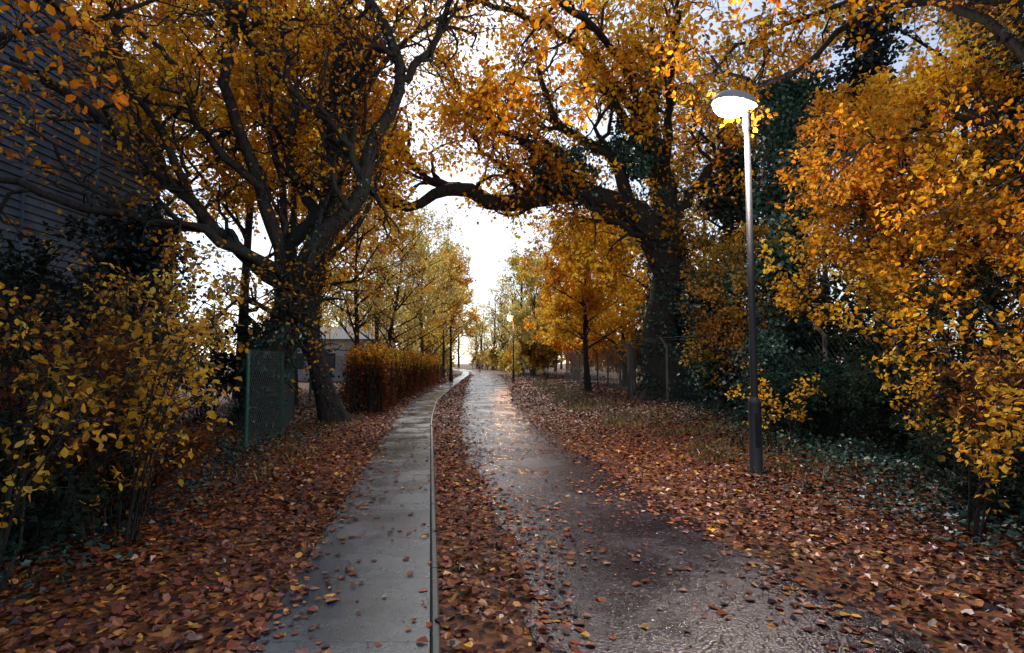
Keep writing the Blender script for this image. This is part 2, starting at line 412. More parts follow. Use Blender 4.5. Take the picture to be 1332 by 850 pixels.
# --- left leaning ivy-clad tree
limbs = [
 ([(-5.45,12,-.1),(-5.2,12,1.15),(-4.85,12,2.1),(-4.65,12,2.9)], .45, .30, 1.5),
 ([(-4.68,12,2.7),(-4.4,11.9,3.7),(-3.7,11.8,4.45),(-3.1,11.7,5.15),(-2.9,11.6,6.15),(-2.35,11.4,7.2),(-2.5,11.2,8.3),(-3.2,11,9.3)], .24, .08),
 ([(-4.72,12.1,2.7),(-5.05,12.4,3.7),(-4.35,12.6,4.85),(-4.05,12.8,6.0),(-4.3,12.8,7.3),(-4.0,12.8,8.6),(-4.2,12.8,10)], .22, .08),
 ([(-4.9,12.1,3.2),(-6.0,11.8,4.15),(-7.05,11.4,5.2),(-8.35,11,6.5),(-9.6,10.6,7.4)], .17, .06),
 ([(-5.0,12.3,3.6),(-5.4,11.9,5.4),(-5.95,11.5,7.1),(-5.5,11.2,8.8),(-5.7,11,10)], .17, .06),
 ([(-4.85,12,3.4),(-5.9,11.2,4.0),(-7.3,10.4,4.3),(-8.6,9.8,4.6),(-9.8,9.4,5.0)], .13, .05),
 ([(-4.35,12.6,4.85),(-5.1,12.6,6.2),(-5.0,12.6,7.6),(-6.2,12.4,9.0),(-6.9,12,10)], .13, .05),
 ([(-4.2,12.7,5.4),(-3.6,12.6,6.6),(-3.6,12.4,7.6),(-2.9,12.2,8.9)], .11, .04),
 ([(-2.35,11.4,7.2),(-1.7,11.2,7.9),(-1.3,11,8.6),(-.9,10.8,9.4)], .10, .035),
 ([(-6.5,11.6,4.7),(-7.0,11.2,6.0),(-7.8,10.9,7.6),(-7.7,10.7,9.2)], .10, .04),
 ([(-3.1,11.7,5.2),(-3.5,11.3,6.2),(-4.4,11.0,7.0),(-4.5,10.8,8.2)], .09, .035),
 ([(-5.3,11.9,5.2),(-6.4,11.4,6.3),(-6.7,11.0,7.4),(-8.0,10.6,8.6)], .10, .035),
]
lv = [dict(n=10, L=2.6, up=.08, rr=.6, rmax=.075, k=10, wig=.44, tmin=.15),
      dict(n=7, L=1.25, up=.05, rr=.6, k=6, wig=.38, tmin=.2),
      dict(n=3, L=.55, up=0, rr=.6, k=4, wig=.25, tmin=.2)]
tree('leaning_oak_tree', limbs, lv, 3, .10, 'gold', spread=.08, ivy=[(0, 3200, .14, .07), (1, 900, .10, .07), (2, 700, .10, .07)], nres=18, sides=12, jit=.035)

# --- second trunk beside it
limbs = [([(-4.45,14.5,-.1),(-4.95,14.5,1.45),(-5.2,14.5,2.6),(-4.85,14.5,4.2),(-4.5,14.4,6),(-4.3,14.2,8),(-4.0,14,10)], .27, .07, 1.5),
 ([(-5.15,14.5,2.9),(-5.9,14.7,4.6),(-6.2,15,6.5),(-6.8,15,8.4),(-7,15,10)], .14, .04),
 ([(-4.9,14.5,4),(-3.9,14.8,5.4),(-3.5,15,6.9),(-3.0,15,8.4)], .10, .03),
 ([(-4.4,14.3,7.4),(-3.2,14,9.2),(-1.8,13.8,10.2),(-.4,13.6,10.6)], .10, .03),
 ([(-4.3,14.2,8),(-3.6,15,10),(-3.0,15.6,11.6),(-2.2,16,12.6)], .10, .03)]
lv2 = [dict(n=8, L=2.6, up=.12, rr=.55, rmax=.06, k=7, wig=.34, tmin=.3),
      dict(n=7, L=1.2, up=.06, rr=.55, k=5, wig=.3), dict(n=4, L=.6, up=0, rr=.6, k=4)]
tree('forked_tree', limbs, lv2, 7, .12, 'orange', spread=.1, ivy=[(0, 1500, .10, .075)])

# --- great oak on the right
limbs = [
 ([(5.6,20.5,-.1),(5.55,20.5,1.5),(5.5,20.5,3.2),(5.75,20.4,5.4),(5.5,20.4,7.7),(5.0,20.3,10.2),(5.3,20,12.8)], .90, .30, 1.4),
 ([(5.6,20.3,5.0),(4.9,20.1,6.3),(3.6,19.8,7.2),(2.0,19.6,7.5),(.9,19.5,7.25),(-.45,19.4,7.05),(-1.8,19.2,7.5),(-2.6,19.2,7.3),(-3.5,19.1,6.75),(-4.6,19,7.2)], .60, .10),
 ([(-1.7,19.2,7.5),(-2.6,19.3,7.75),(-3.3,19.3,8.2),(-3.6,19.3,9.0),(-3.5,19.3,9.9)], .17, .05),
 ([(2.2,19.6,7.45),(1.5,19.4,8.3),(.6,19.2,9.0),(-.6,19,9.7),(-1.7,18.8,10.8),(-2.6,18.5,12)], .24, .06),
 ([(4.3,20,6.9),(3.6,19.7,8.6),(2.6,19.5,9.3),(1.6,19.2,9.8),(1.1,19,11),(.8,18.8,12.2)], .26, .07),
 ([(5.7,20.4,6.5),(6.9,20,8.2),(8.3,19.6,9.6),(10,19.2,10.8)], .25, .07),
 ([(5.3,20.4,8.6),(3.9,20,10.6),(3.2,19.8,12),(2.6,19.6,14)], .2, .06),
 ([(5.3,20.2,5.6),(4.1,19.3,6.0),(2.7,18.6,6.6),(1.6,18,6.9)], .16, .04),
 ([(5.5,20.4,7.8),(5.0,17.5,9.4),(4.4,15,10.0),(3.8,12.5,10.0)], .18, .04),
 ([(.9,19.5,7.25),(.1,19.2,8.1),(-.9,19,8.6),(-1.4,18.8,9.4)], .12, .04),
 ([(5.1,20.3,9.8),(2.6,19,12.2),(-.4,18,13.2),(-3.4,17.4,13.4)], .18, .05),
 ([(5.2,20.2,9.0),(3.4,17.6,11.2),(1.2,15.4,11.8),(-.8,13.6,11.6)], .16, .05),
]
lv = [dict(n=9, L=3.2, up=.16, rr=.55, rmax=.10, k=9, wig=.44, tmin=.2),
      dict(n=7, L=1.7, up=.10, rr=.6, k=6, wig=.36, tmin=.2),
      dict(n=4, L=.85, up=.04, rr=.6, k=4, wig=.25, tmin=.2)]
tree('oak_tree', limbs, lv, 8, .17, 'gold', spread=.15, sides=14,
     ivy=[(0, 4500, .34, .13), (1, 1400, .25, .12, .45), (4, 500, .3, .12)],
     extra=[((1.6, 19.2, 8.2), (1.1, .8, .8), 3000, .15), ((4.3, 19.6, 9.0), (.9, .8, .9), 2200, .15), ((6.3, 19.8, 3.2), (.6, .6, 1.8), 2400, .14)], nres=20, jit=.05)

# --- beech overhanging from the right (trunk beside the path)
limbs = [
 ([(8.4,7.6,-.1),(8.3,7.6,3),(8.1,7.7,6),(7.8,7.8,9)], .28, .12, 1.4),
 ([(8.2,7.7,4.8),(6.8,8,6.6),(5.2,8.3,6.75),(4.5,8.5,6.1),(3.7,8.6,5.9),(3.0,8.8,6.4)], .08, .02),
 ([(8.1,7.7,5.5),(6.9,7.2,7.4),(5.2,7.5,7.6),(3.9,7.1,8.3),(2.2,7,8.1)], .09, .02),
 ([(8.2,7.7,4.2),(7.3,8.2,5.0),(6.4,8.8,5.2),(5.6,9.2,4.9)], .08, .03),
 ([(8.1,7.7,6.5),(7.2,9.5,8.0),(5.9,11,8.4),(4.4,12,8.0)], .10, .03),
 ([(8.3,7.6,3.2),(7.4,7.2,3.9),(6.8,6.9,4.0),(6.1,6.7,3.7)], .07, .02),
]
lv = [dict(n=8, L=1.7, up=.03, rr=.5, rmax=.035, k=7, wig=.3, tmin=.3),
      dict(n=6, L=.9, up=0, rr=.55, k=5, wig=.26), dict(n=4, L=.45, up=-.02, rr=.6, k=4)]
tree('beech_tree', limbs, lv, 6, .085, 'orange', fancy=True, spread=.04, clump=.3, jit=.07)

# --- beech behind/right of the viewpoint with low hanging sprays
limbs = [
 ([(5.6,-1.5,-.1),(5.4,-1.4,3),(5,-1.2,6),(4.6,-1,9)], .3, .14, 1.4),
 ([(5.4,-1.3,4),(3.9,1.2,5.4),(2.2,3.4,5.6),(.9,4.9,5.3),(.1,5.9,4.9)], .07, .012),
 ([(5.3,-1.3,4.8),(4.6,1.5,6.0),(3.6,4.2,6.3),(2.6,6.2,6.1)], .10, .02),
 ([(5.2,-1.2,5.5),(2.5,.8,6.6),(-.2,3,6.7),(-1.8,5.2,6.4)], .07, .012)]
lv = [dict(n=7, L=1.3, up=0, rr=.5, rmax=.018, k=6, wig=.2, tmin=.45),
      dict(n=5, L=.6, up=-.03, rr=.55, k=5, wig=.2), dict(n=3, L=.32, up=-.02, rr=.6, k=4)]
tree('beech_tree', limbs, lv, 9, .08, 'orange', fancy=True, spread=.03, clump=.2)

# --- dark tree left of the viewpoint
limbs = [
 ([(-7.2,5.5,-.1),(-7.1,5.5,3),(-6.8,5.6,6),(-6.5,5.8,9)], .28, .12, 1.4),
 ([(-7,5.5,3.6),(-5.6,5.6,4.7),(-4.5,5.8,5.1),(-3.6,6,5.6)], .06, .015),
 ([(-6.9,5.5,4.6),(-5.8,6.2,5.8),(-4.6,6.8,6.6),(-3.2,7.4,6.9)], .07, .015),
 ([(-7,5.5,3),(-5.2,4.3,3.6),(-4.0,3.9,3.7),(-3.1,3.6,3.4)], .05, .012),
 ([(-7,5.6,5.6),(-6.2,7.4,6.6),(-5.2,8.8,7.4),(-4.6,10,8)], .08, .02)]
lv = [dict(n=6, L=1.4, up=.02, rr=.5, rmax=.03, k=6, wig=.28, tmin=.35),
      dict(n=5, L=.8, up=0, rr=.55, k=5, wig=.28), dict(n=3, L=.4, up=-.02, rr=.6, k=4)]
tree('hornbeam_tree', limbs, lv, 4, .075, 'orange', fancy=True, spread=.04, clump=.4)

# --- generic upright trees
def upright(name, x, y, H, sp, pal, nleaf, ls, r=.15, nl=8, barkm=None, low=.25, up=.15, ivy=None, nb=(7, 5, 4), spread=.1, lean=(0, 0)):
    z0 = float(gh(np.array(x), np.array(y))) - .1
    lim = [([(x, y, z0), (x + lean[0] * .3 + rg.normal(0, .1), y, z0 + H * .33), (x + lean[0] * .7 + rg.normal(0, .15), y + lean[1] * .6, z0 + H * .66), (x + lean[0], y + lean[1], z0 + H)], r, r * .18, 1.4)]
    for i in range(nl):
        t = low + (1 - low) * (i + rg.uniform(0, .6)) / nl; t = min(t, .9)
        a = i * 2.4 + rg.uniform(-.4, .4); L = sp * (1.15 - .55 * t) * rg.uniform(.8, 1.15)
        bx = x + lean[0] * t; by = y + lean[1] * t; bz = z0 + H * t
        c, s = math.cos(a), math.sin(a)
        rise = H * .18 * (1 - .3 * t)
        lim.append(([(bx, by, bz), (bx + c * L * .45, by + s * L * .45, bz + rise * .6), (bx + c * L, by + s * L, bz + rise * 1.3)], r * .42 * (1.1 - .5 * t), r * .08))
    lv = [dict(n=nb[0], L=sp * .55, up=up, rr=.5, rmax=r * .25, k=5, wig=.25, tmin=.2),
          dict(n=nb[1], L=sp * .3, up=up * .5, rr=.55, k=4, wig=.25, tmin=.2), dict(n=nb[2], L=sp * .16, up=0, rr=.6, k=3, wig=.2, tmin=.2)]
    tw = (nl + 1) * nb[0] * nb[1] * nb[2]
    return tree(name, lim, lv, max(0, round(nleaf / tw)), ls, pal, spread=spread, barkm=barkm, ivy=ivy, nres=8, sides=7)

# left background crowns behind the leaning oak
upright('field_maple_tree', -9.5, 20, 14, 5, 'yellow', 19000, .19, .22, 12, low=.3)
upright('field_maple_tree', -6.8, 17.6, 13, 4.2, 'gold', 12000, .17, .18, 12, low=.42)
upright('field_maple_tree', -9.6, 28, 13, 4.5, 'yellow', 12000, .22, .2, 10, low=.45)
upright('field_maple_tree', -12.5, 19.5, 15, 4.6, 'gold', 12000, .2, .2, 11, low=.4)
# small multi-stem trees behind the hedge (mostly bare)
upright('ash_tree', -7.4, 27, 8.2, 3.2, 'pale', 3000, .14, .17, 14, M_bark, .2, .3, nb=(7, 5, 3))
upright('ash_tree', -6.8, 31, 8.5, 3.2, 'pale', 4500, .15, .17, 14, M_bark, .2, .3, nb=(7, 5, 3), lean=(.8, 0))
upright('ash_tree', -8.6, 36, 9, 3.4, 'yellow', 7000, .17, .2, 12, M_barkpale, .2, .25)
upright('ash_tree', -5.9, 38, 9.5, 3.0, 'pale', 4000, .17, .16, 14, M_barkpale, .25, .3, nb=(7, 5, 3))
upright('sapling_tree', -4.9, 46, 9.5, 2.2, 'yellow', 7000, .18, .13, 10, None, .3, .2)
upright('sapling_tree', -6.8, 56, 12, 3.4, 'pale', 10000, .24, .16, 12, None, .2, .2)
# right side middle distance
upright('maple_tree', 3.6, 27, 7.6, 2.8, 'yellow', 18000, .15, .16, 12, None, .26, .15)
upright('maple_tree', 4.9, 38, 8.5, 3.0, 'yellow', 14000, .2, .14, 12, None, .12, .15)
upright('maple_tree', 6.4, 32, 9.5, 3.8, 'gold', 14000, .18, .18, 12, None, .12, .15)
upright('maple_tree', 2.4, 62, 12, 3.6, 'pale', 12000, .26, .16, 12, None, .1, .15)
upright('maple_tree', 10.5, 27, 14, 5, 'ochre', 18000, .2, .22, 12, None, .3, .15)
# right near: gold layered small trees
upright('hazel_tree', 7.2, 10.2, 5.6, 2.2, 'yellow', 15000, .10, .07, 12, None, .30, .04, spread=.05)
upright('hazel_tree', 9.4, 12.0, 7.0, 2.6, 'gold', 14000, .12, .08, 12, None, .3, .04, spread=.05)
upright('hazel_tree', 6.0, 14.5, 3.6, 1.6, 'ochre', 7000, .10, .07, 11, None, .12, .05, spread=.05)
upright('hazel_tree', 7.2, 18.0, 5.2, 2.0, 'ochre', 8000, .12, .07, 11, None, .12, .05, spread=.05)
upright('hornbeam_tree', 13, 16, 12, 4.5, 'ochre', 14000, .17, .2, 12, None, .2, .1)
upright('hornbeam_tree', 9.2, 9.2, 8.5, 2.4, 'brown', 13000, .10, .13, 12, None, .15, .1, spread=.06)

# dark ivy-smothered columns
def ivytree(name, x, y, H, rad, n, s, pal='ivy'):
    e = empty(name); P = resample([(x, y, 0), (x + .1, y, H * .4), (x - .1, y, H * .75), (x, y, H)], 10); R = np.linspace(.22, .04, 10)
    gb = Geo(); tubes(gb, P[None], R[None], 8)
    BP, BR = spawn(P[None], R[None], n=46, L=rad * 1.15, ang=(.9, 1.5), up=-.06, wig=.15, k=5, rr=.3, tmin=.12, lenpow=.55); tubes(gb, BP, BR, 4)
    gb.out('trunk', M_bark, e, True)
    gi = Geo(); ivy_on(gi, P, R, n // 4, .45, s, pal)
    leaf_on(gi, BP, int(n * .75 / 46), s, pal, rad * .14, False, .5, .6, .15, .45)
    gi.out('ivy', M_ivy, e)
ivytree('ivy_covered_tree', 6.6, 13.2, 8.0, 1.35, 17000, .12)
ivytree('ivy_covered_tree', 8.6, 22, 9.5, 1.8, 14000, .16, 'dark')
ivytree('ivy_covered_tree', 9.8, 15, 10.5, 1.6, 12000, .14, 'dark')
ivytree('ivy_covered_tree', -7.2, 11.0, 4.2, 1.3, 12000, .10, 'dark')
ivytree('holly_tree', 7.9, 7.9, 8.5, 1.3, 16000, .08, 'dark')
ivytree('ivy_covered_tree', 5.7, 15.8, 3.6, 1.1, 9000, .11)
ivytree('ivy_covered_tree', 5.2, 11.6, 1.9, .7, 6000, .085)

# ------------------------------------------------------------------ shrubs
def shrub(name, x, y, H, sp, nst, pal, nl, ls, fancy=True, up=.05, lev=2, spread=.03, L1=.5, clump=.25, dirbias=(0, 0), flat=1.2, tm=.25):
    z0 = float(gh(np.array(x), np.array(y))) - .05
    lim = []
    for i in range(nst):
        a = rg.uniform(0, 2 * np.pi); q = rg.uniform(.35, 1); h = H * rg.uniform(.55, 1.05)
        dx, dy = math.cos(a) * sp * q + dirbias[0], math.sin(a) * sp * q + dirbias[1]
        bx, by = x + math.cos(a) * .15, y + math.sin(a) * .15
        lim.append(([(bx, by, z0), (bx + dx * .25, by + dy * .25, z0 + h * .5), (bx + dx * .65, by + dy * .65, z0 + h * .88), (bx + dx * 1.1, by + dy * 1.1, z0 + h)], .011, .004))
    lv = [dict(n=7, L=L1, up=up, rr=.55, k=5, wig=.16, tmin=tm)]
    if lev > 1: lv.append(dict(n=3, L=L1 * .5, up=0, rr=.6, k=4, wig=.16, tmin=.2))
    return tree(name, lim, lv, nl, ls, pal, fancy=fancy, spread=spread, nres=7, sides=5, clump=clump, flat=flat, jit=.02)

# left foreground bush with yellow leaves
shrub('hazel_bush', -3.25, 4.7, 2.0, .95, 15, 'bush', 3, .070, L1=.5, clump=.4, tm=.12)
shrub('hazel_bush', -3.9, 5.6, 2.5, 1.0, 15, 'bush', 3, .070, L1=.5, clump=.4, tm=.12)
shrub('hazel_bush', -3.3, 3.5, 1.4, .7, 10, 'bush', 3, .062, L1=.4, clump=.4, tm=.12)
shrub('hazel_bush', -4.9, 7.4, 2.3, .9, 13, 'ochre', 4, .075, L1=.5, tm=.12)
shrub('hazel_bush', -5.9, 9.2, 3.6, 1.0, 12, 'bush', 4, .085, L1=.6)
shrub('bramble_bush', -3.7, 4.3, .95, .9, 24, 'dark', 6, .055, L1=.4, tm=.1)
shrub('bramble_bush', -3.6, 5.3, .8, .8, 22, 'brown', 5, .055, L1=.35, tm=.1)
shrub('bramble_bush', -4.6, 5.4, 1.7, 1.1, 24, 'brown', 6, .06, L1=.6)
shrub('bramble_bush', -4.5, 4.0, 1.5, 1.0, 24, 'dark', 7, .06, L1=.5)
shrub('bramble_bush', -5.9, 8.0, 1.9, 1.2, 24, 'dark', 8, .07, L1=.6)
shrub('bramble_bush', -6.8, 6.5, 2.6, 1.6, 26, 'dark', 8, .08, L1=.7)
shrub('bramble_bush', -8.0, 9.2, 3.2, 1.8, 26, 'dark', 8, .10, L1=.8)
shrub('bramble_bush', -10.5, 13.5, 3.6, 1.8, 24, 'dark', 8, .12, L1=.8)
shrub('bramble_bush', -7.4, 13.8, 2.2, 1.3, 24, 'dark', 8, .10, L1=.6)
# right side
shrub('hazel_bush', 3.75, 4.9, 1.35, .45, 5, 'bush', 4, .062, L1=.28, clump=.15)
shrub('hazel_bush', 4.6, 4.6, 1.7, .8, 7, 'bush', 3, .07, L1=.45, clump=.2)
shrub('hazel_bush', 4.8, 6.4, 1.4, .7, 8, 'yellow', 3, .065, L1=.35)
shrub('hazel_bush', 4.3, 9.2, 1.3, .55, 7, 'yellow', 3, .065, L1=.3)
shrub('hazel_bush', 5.9, 7.2, 2.8, 1.0, 12, 'gold', 4, .085, L1=.6)
shrub('hazel_bush', 6.7, 9.0, 3.2, 1.1, 14, 'yellow', 4, .09, L1=.6)
shrub('hazel_bush', 6.9, 6.6, 3.6, 1.2, 16, 'orange', 4, .085, L1=.6)
shrub('bramble_bush', 4.6, 5.2, .8, .9, 24, 'dark', 6, .055, L1=.4, tm=.1)
shrub('bramble_bush', 5.6, 5.8, 1.3, 1.2, 24, 'brown', 7, .06, L1=.5)
shrub('bramble_bush', 5.3, 9.9, 1.3, .9, 26, 'ivy', 8, .07, L1=.5, tm=.1)
shrub('bramble_bush', 5.6, 7.9, 1.3, 1.0, 26, 'dark', 8, .07, L1=.5, tm=.1)
shrub('bramble_bush', 6.6, 10.8, 1.8, 1.2, 24, 'dark', 8, .08, L1=.6)
shrub('bramble_bush', 7.4, 8.2, 2.4, 1.4, 26, 'dark', 8, .08, L1=.7)
shrub('bramble_bush', 6.2, 4.4, 1.8, 1.1, 22, 'dark', 8, .07, L1=.6)
shrub('bramble_bush', 8.2, 13.0, 2.6, 1.5, 26, 'dark', 8, .10, L1=.8)
shrub('bramble_bush', 9.2, 19, 3.0, 2.0, 26, 'ochre', 9, .14, L1=.9)
shrub('bramble_bush', 8.6, 24, 3.0, 1.8, 26, 'ochre', 10, .16, L1=1.)
shrub('bramble_bush', 7.4, 28, 2.4, 1.4, 26, 'ochre', 12, .17, L1=1.)
shrub('bramble_bush', 6.8, 35, 2.8, 1.4, 26, 'yellow', 12, .2, L1=1.)
shrub('bramble_bush', 5.2, 46, 3.0, 1.8, 26, 'yellow', 12, .24, L1=1.1)
shrub('bramble_bush', 3.2, 52, 3.2, 1.8, 26, 'ochre', 12, .28, L1=1.1)

# ground ivy and weeds
g = Geo()
for (cx, cy, sx, sy, n) in [(5.3, 8.5, .8, 2.2, 8000), (6.6, 12, 1.0, 3, 8000), (-4.6, 7.5, .6, 2.5, 5000), (-4.2, 4.4, .6, 1.2, 5000), (5.0, 5.2, .8, 1.2, 6000), (6.2, 18, .7, 3, 4000)]:
    x = rg.normal(cx, sx, n); y = rg.normal(cy, sy, n); m = (x > RR(y) + 1.5) | (x < KR(y) - PW - 1.1); x = x[m]; y = y[m]
    z = gh(x, y) + rg.uniform(.01, .16, len(x)); pos = np.stack([x, y, z], -1)
    nr = rg.normal(0, .4, (len(x), 3)); nr[:, 2] += 1
    leaves(g, pos, rg.normal(0, 1, (len(x), 3)) * A([1, 1, .3]), nr, .055 * rg.uniform(.6, 1.3, len(x)), colours('ivy', len(x), pos), False, .45)
g.out('ground_ivy', M_ivy)
g = Geo()
n = 15000
y = 6 + 40 * rg.uniform(0, 1, n); side = rg.uniform(0, 1, n) < .8
x = np.where(side, RR(y) + 1.9 + np.abs(rg.normal(0, .8, n)) + np.sin(y * 1.3) * .35, KR(y) - PW - .9 - np.abs(rg.normal(0, .5, n)))
keep = (np.sin(y * 2.1 + 1) * np.sin(y * .83) > -.2); x = x[keep]; y = y[keep]; n = len(x)
axis = rg.normal(0, .45, (n, 3)); axis[:, 2] = 1; pos = np.stack([x, y, gh(x, y)], -1)
leaves(g, pos, axis, rg.normal(0, 1, (n, 3)), rg.uniform(.06, .2, n), colours('grass', n, pos), False, .04)
g.out('grass', M_ivy)

# hedge
e = empty('beech_hedge'); g = Geo(); gb = Geo()
n = 36000; y = 17.5 + 29 * rg.uniform(0, 1, n) ** 1.3; u = rg.uniform(-1, 1, n); w = rg.uniform(0, 1, n)
surf = rg.uniform(0, 1, n) < .55; u = np.where(surf & (rg.uniform(0, 1, n) < .6), np.sign(u) * rg.uniform(.75, 1.1, n), u); w = np.where(surf & (np.abs(u) < .8), rg.uniform(.85, 1.08, n), w)
top = 1.72 + .12 * np.sin(y * 1.4) + .1 * np.sin(y * 3.7) + .06 * np.sin(y * 9.1)
cx = KR(y) - PW - 1.2
x = cx + u * (.6 + .1 * np.sin(y * 2.2 + w * 3)) + rg.normal(0, .05, n); z = .1 + w * top + rg.normal(0, .05, n); pos = np.stack([x, y, z], -1)
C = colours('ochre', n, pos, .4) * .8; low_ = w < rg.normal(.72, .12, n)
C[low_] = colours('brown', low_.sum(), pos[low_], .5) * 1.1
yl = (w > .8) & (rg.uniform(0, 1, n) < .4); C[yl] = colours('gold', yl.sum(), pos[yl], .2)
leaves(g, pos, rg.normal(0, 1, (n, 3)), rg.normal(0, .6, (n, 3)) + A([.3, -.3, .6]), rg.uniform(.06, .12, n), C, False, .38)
g.out('leaves', M_leaf, e)
m = 1600; y = rg.uniform(17.4, 46, m); cx = KR(y) - PW - 1.2
p0 = np.stack([cx + rg.uniform(-.4, .5, m), y, np.full(m, 0.)], -1); p2 = p0 + np.stack([rg.normal(0, .25, m), rg.normal(0, .3, m), rg.uniform(1.3, 2.0, m)], -1)
p1 = (p0 + p2) / 2 + rg.normal(0, .1, (m, 3)); tubes(gb, np.stack([p0, p1, p2], 1), np.tile([.02, .013, .005], (m, 1)), 4)
gb.out('stems', M_bark, e, True)

# distant trees (one mass), colours paled in place of haze
e = empty('distant_trees'); g = Geo(); gb = Geo()
spots = []
for y in np.arange(64, 150, 8.):
    for s in (-1, 1):
        for o in (0, 6, 14):
            c = (KR(y) - 3.2) if s < 0 else (RR(y) + 2.6)
            spots.append((c + s * (o + rg.uniform(0, 2)), y + rg.uniform(-3, 3), rg.uniform(11, 16)))
        c = (KR(y) - 2.6) if s < 0 else (RR(y) + 2.2)
        spots.append((c, y + 4, rg.uniform(3, 4)))
        spots.append((c + s * 2, y + 1, rg.uniform(3, 4.5)))
for x in np.arange(-80, 80, 9.):
    spots.append((x + rg.uniform(-3, 3), 175 + rg.uniform(-15, 15), rg.uniform(13, 18)))
for x in np.arange(-34, 24, 4.):
    spots.append((x + rg.uniform(-1, 1), 150 + rg.uniform(-4, 4), rg.uniform(9, 15)))
for x in np.arange(12, 60, 6.):
    spots.append((x, 34 + rg.uniform(-6, 6), rg.uniform(11, 15)))
for x in np.arange(-60, -20, 7.):
    spots.append((x, 60 + rg.uniform(-6, 6), rg.uniform(7, 10)))
for (x, y, H) in spots:
    if KR(y) - 2.4 < x < RR(y) + 1.6: continue
    P = resample([(x, y, 0), (x + rg.normal(0, .3), y, H * .5), (x + rg.normal(0, .5), y, H)], 6)[None]; R = np.linspace(.020 * H, .004 * H, 6)[None]
    tubes(gb, P, R, 6)
    BP, BR = spawn(P, R, n=20, L=H * .34, ang=(.5, 1.2), up=.12, k=5, rr=.45, tmin=.08); tubes(gb, BP, BR, 4)
    CP, CR = spawn(BP, BR, n=5, L=H * .14, up=.05, k=4, rr=.6); tubes(gb, CP, CR, 3)
    leaf_on(g, CP, 8, .34, 'pale' if rg.uniform() < .7 else ('yellow' if rg.uniform() < .7 else 'ochre'), .24, False, .3, .5)
gb.out('branches', M_barkpale, e, True); g.out('leaves', M_leaf, e)

# ------------------------------------------------------------------ fences
def fence(name, pts, H, pm, post_every=2.6, crank=False, pr=.03, sp=.085, wr=.0028):
    e = empty(name); gp = Geo(); gw = Geo()
    for (x0, y0), (x1, y1) in zip(pts[:-1], pts[1:]):
        L = math.hypot(x1 - x0, y1 - y0); n = max(1, round(L / post_every)); dx, dy = (x1 - x0) / L, (y1 - y0) / L
        zb = float(gh(np.array((x0 + x1) / 2), np.array((y0 + y1) / 2)))
        for i in range(n + 1):
            px, py = x0 + dx * L * i / n, y0 + dy * L * i / n
            P = [(px, py, -.1), (px, py, zb + H)]
            if crank:
                P = [(px, py, -.1), (px, py, zb + H * .5), (px, py, zb + H), (px + dy * .28, py - dx * .28, zb + H + .3)]
            P = np.array(P)[None]; tubes(gp, P, np.full((1, P.shape[1]), pr), 8)
            c = P[0, -1]; box(gp, c[0] - pr * .9, c[0] + pr * .9, c[1] - pr * .9, c[1] + pr * .9, c[2] - .01, c[2] + .012)
        segs = []
        for u0 in np.arange(-H, L, sp):
            a, b = max(u0, 0), min(u0 + H, L)
            if b > a: segs.append(((a, a - u0), (b, b - u0))); segs.append(((a, H - (a - u0)), (b, H - (b - u0))))
        for h in (.05, H * .5, H - .03): segs.append(((0, h), (L, h)))
        S = np.array(segs); P = np.stack([x0 + dx * S[..., 0], y0 + dy * S[..., 0], zb + .02 + S[..., 1]], -1)
        tubes(gw, P, np.full(P.shape[:2], wr), 3)
        if crank:
            for q in (.1, .2, .28):
                p = np.array([[(x0 + dy * q, y0 - dx * q, zb + H + q), (x1 + dy * q, y1 - dx * q, zb + H + q)]]); tubes(gw, p, np.full((1, 2), wr), 3)
    gp.out('posts', pm, e, True); gw.out('chain_link_mesh', M_wire, e)
fence('chain_link_fence', [(-4.35, 9.4), (-4.6, 11.4), (-5.5, 14.4), (-6.9, 17.2), (-7.3, 30)], 1.65, M_green, pr=.035, sp=.12, wr=.0042)
fence('chain_link_fence', [(4.3, 45), (5.1, 34), (5.6, 26), (4.4, 21.5), (6.2, 17.5), (6.6, 12), (6.9, 8), (6.8, 5)], 1.85, M_conc, crank=True, pr=.05, sp=.16, wr=.0045)

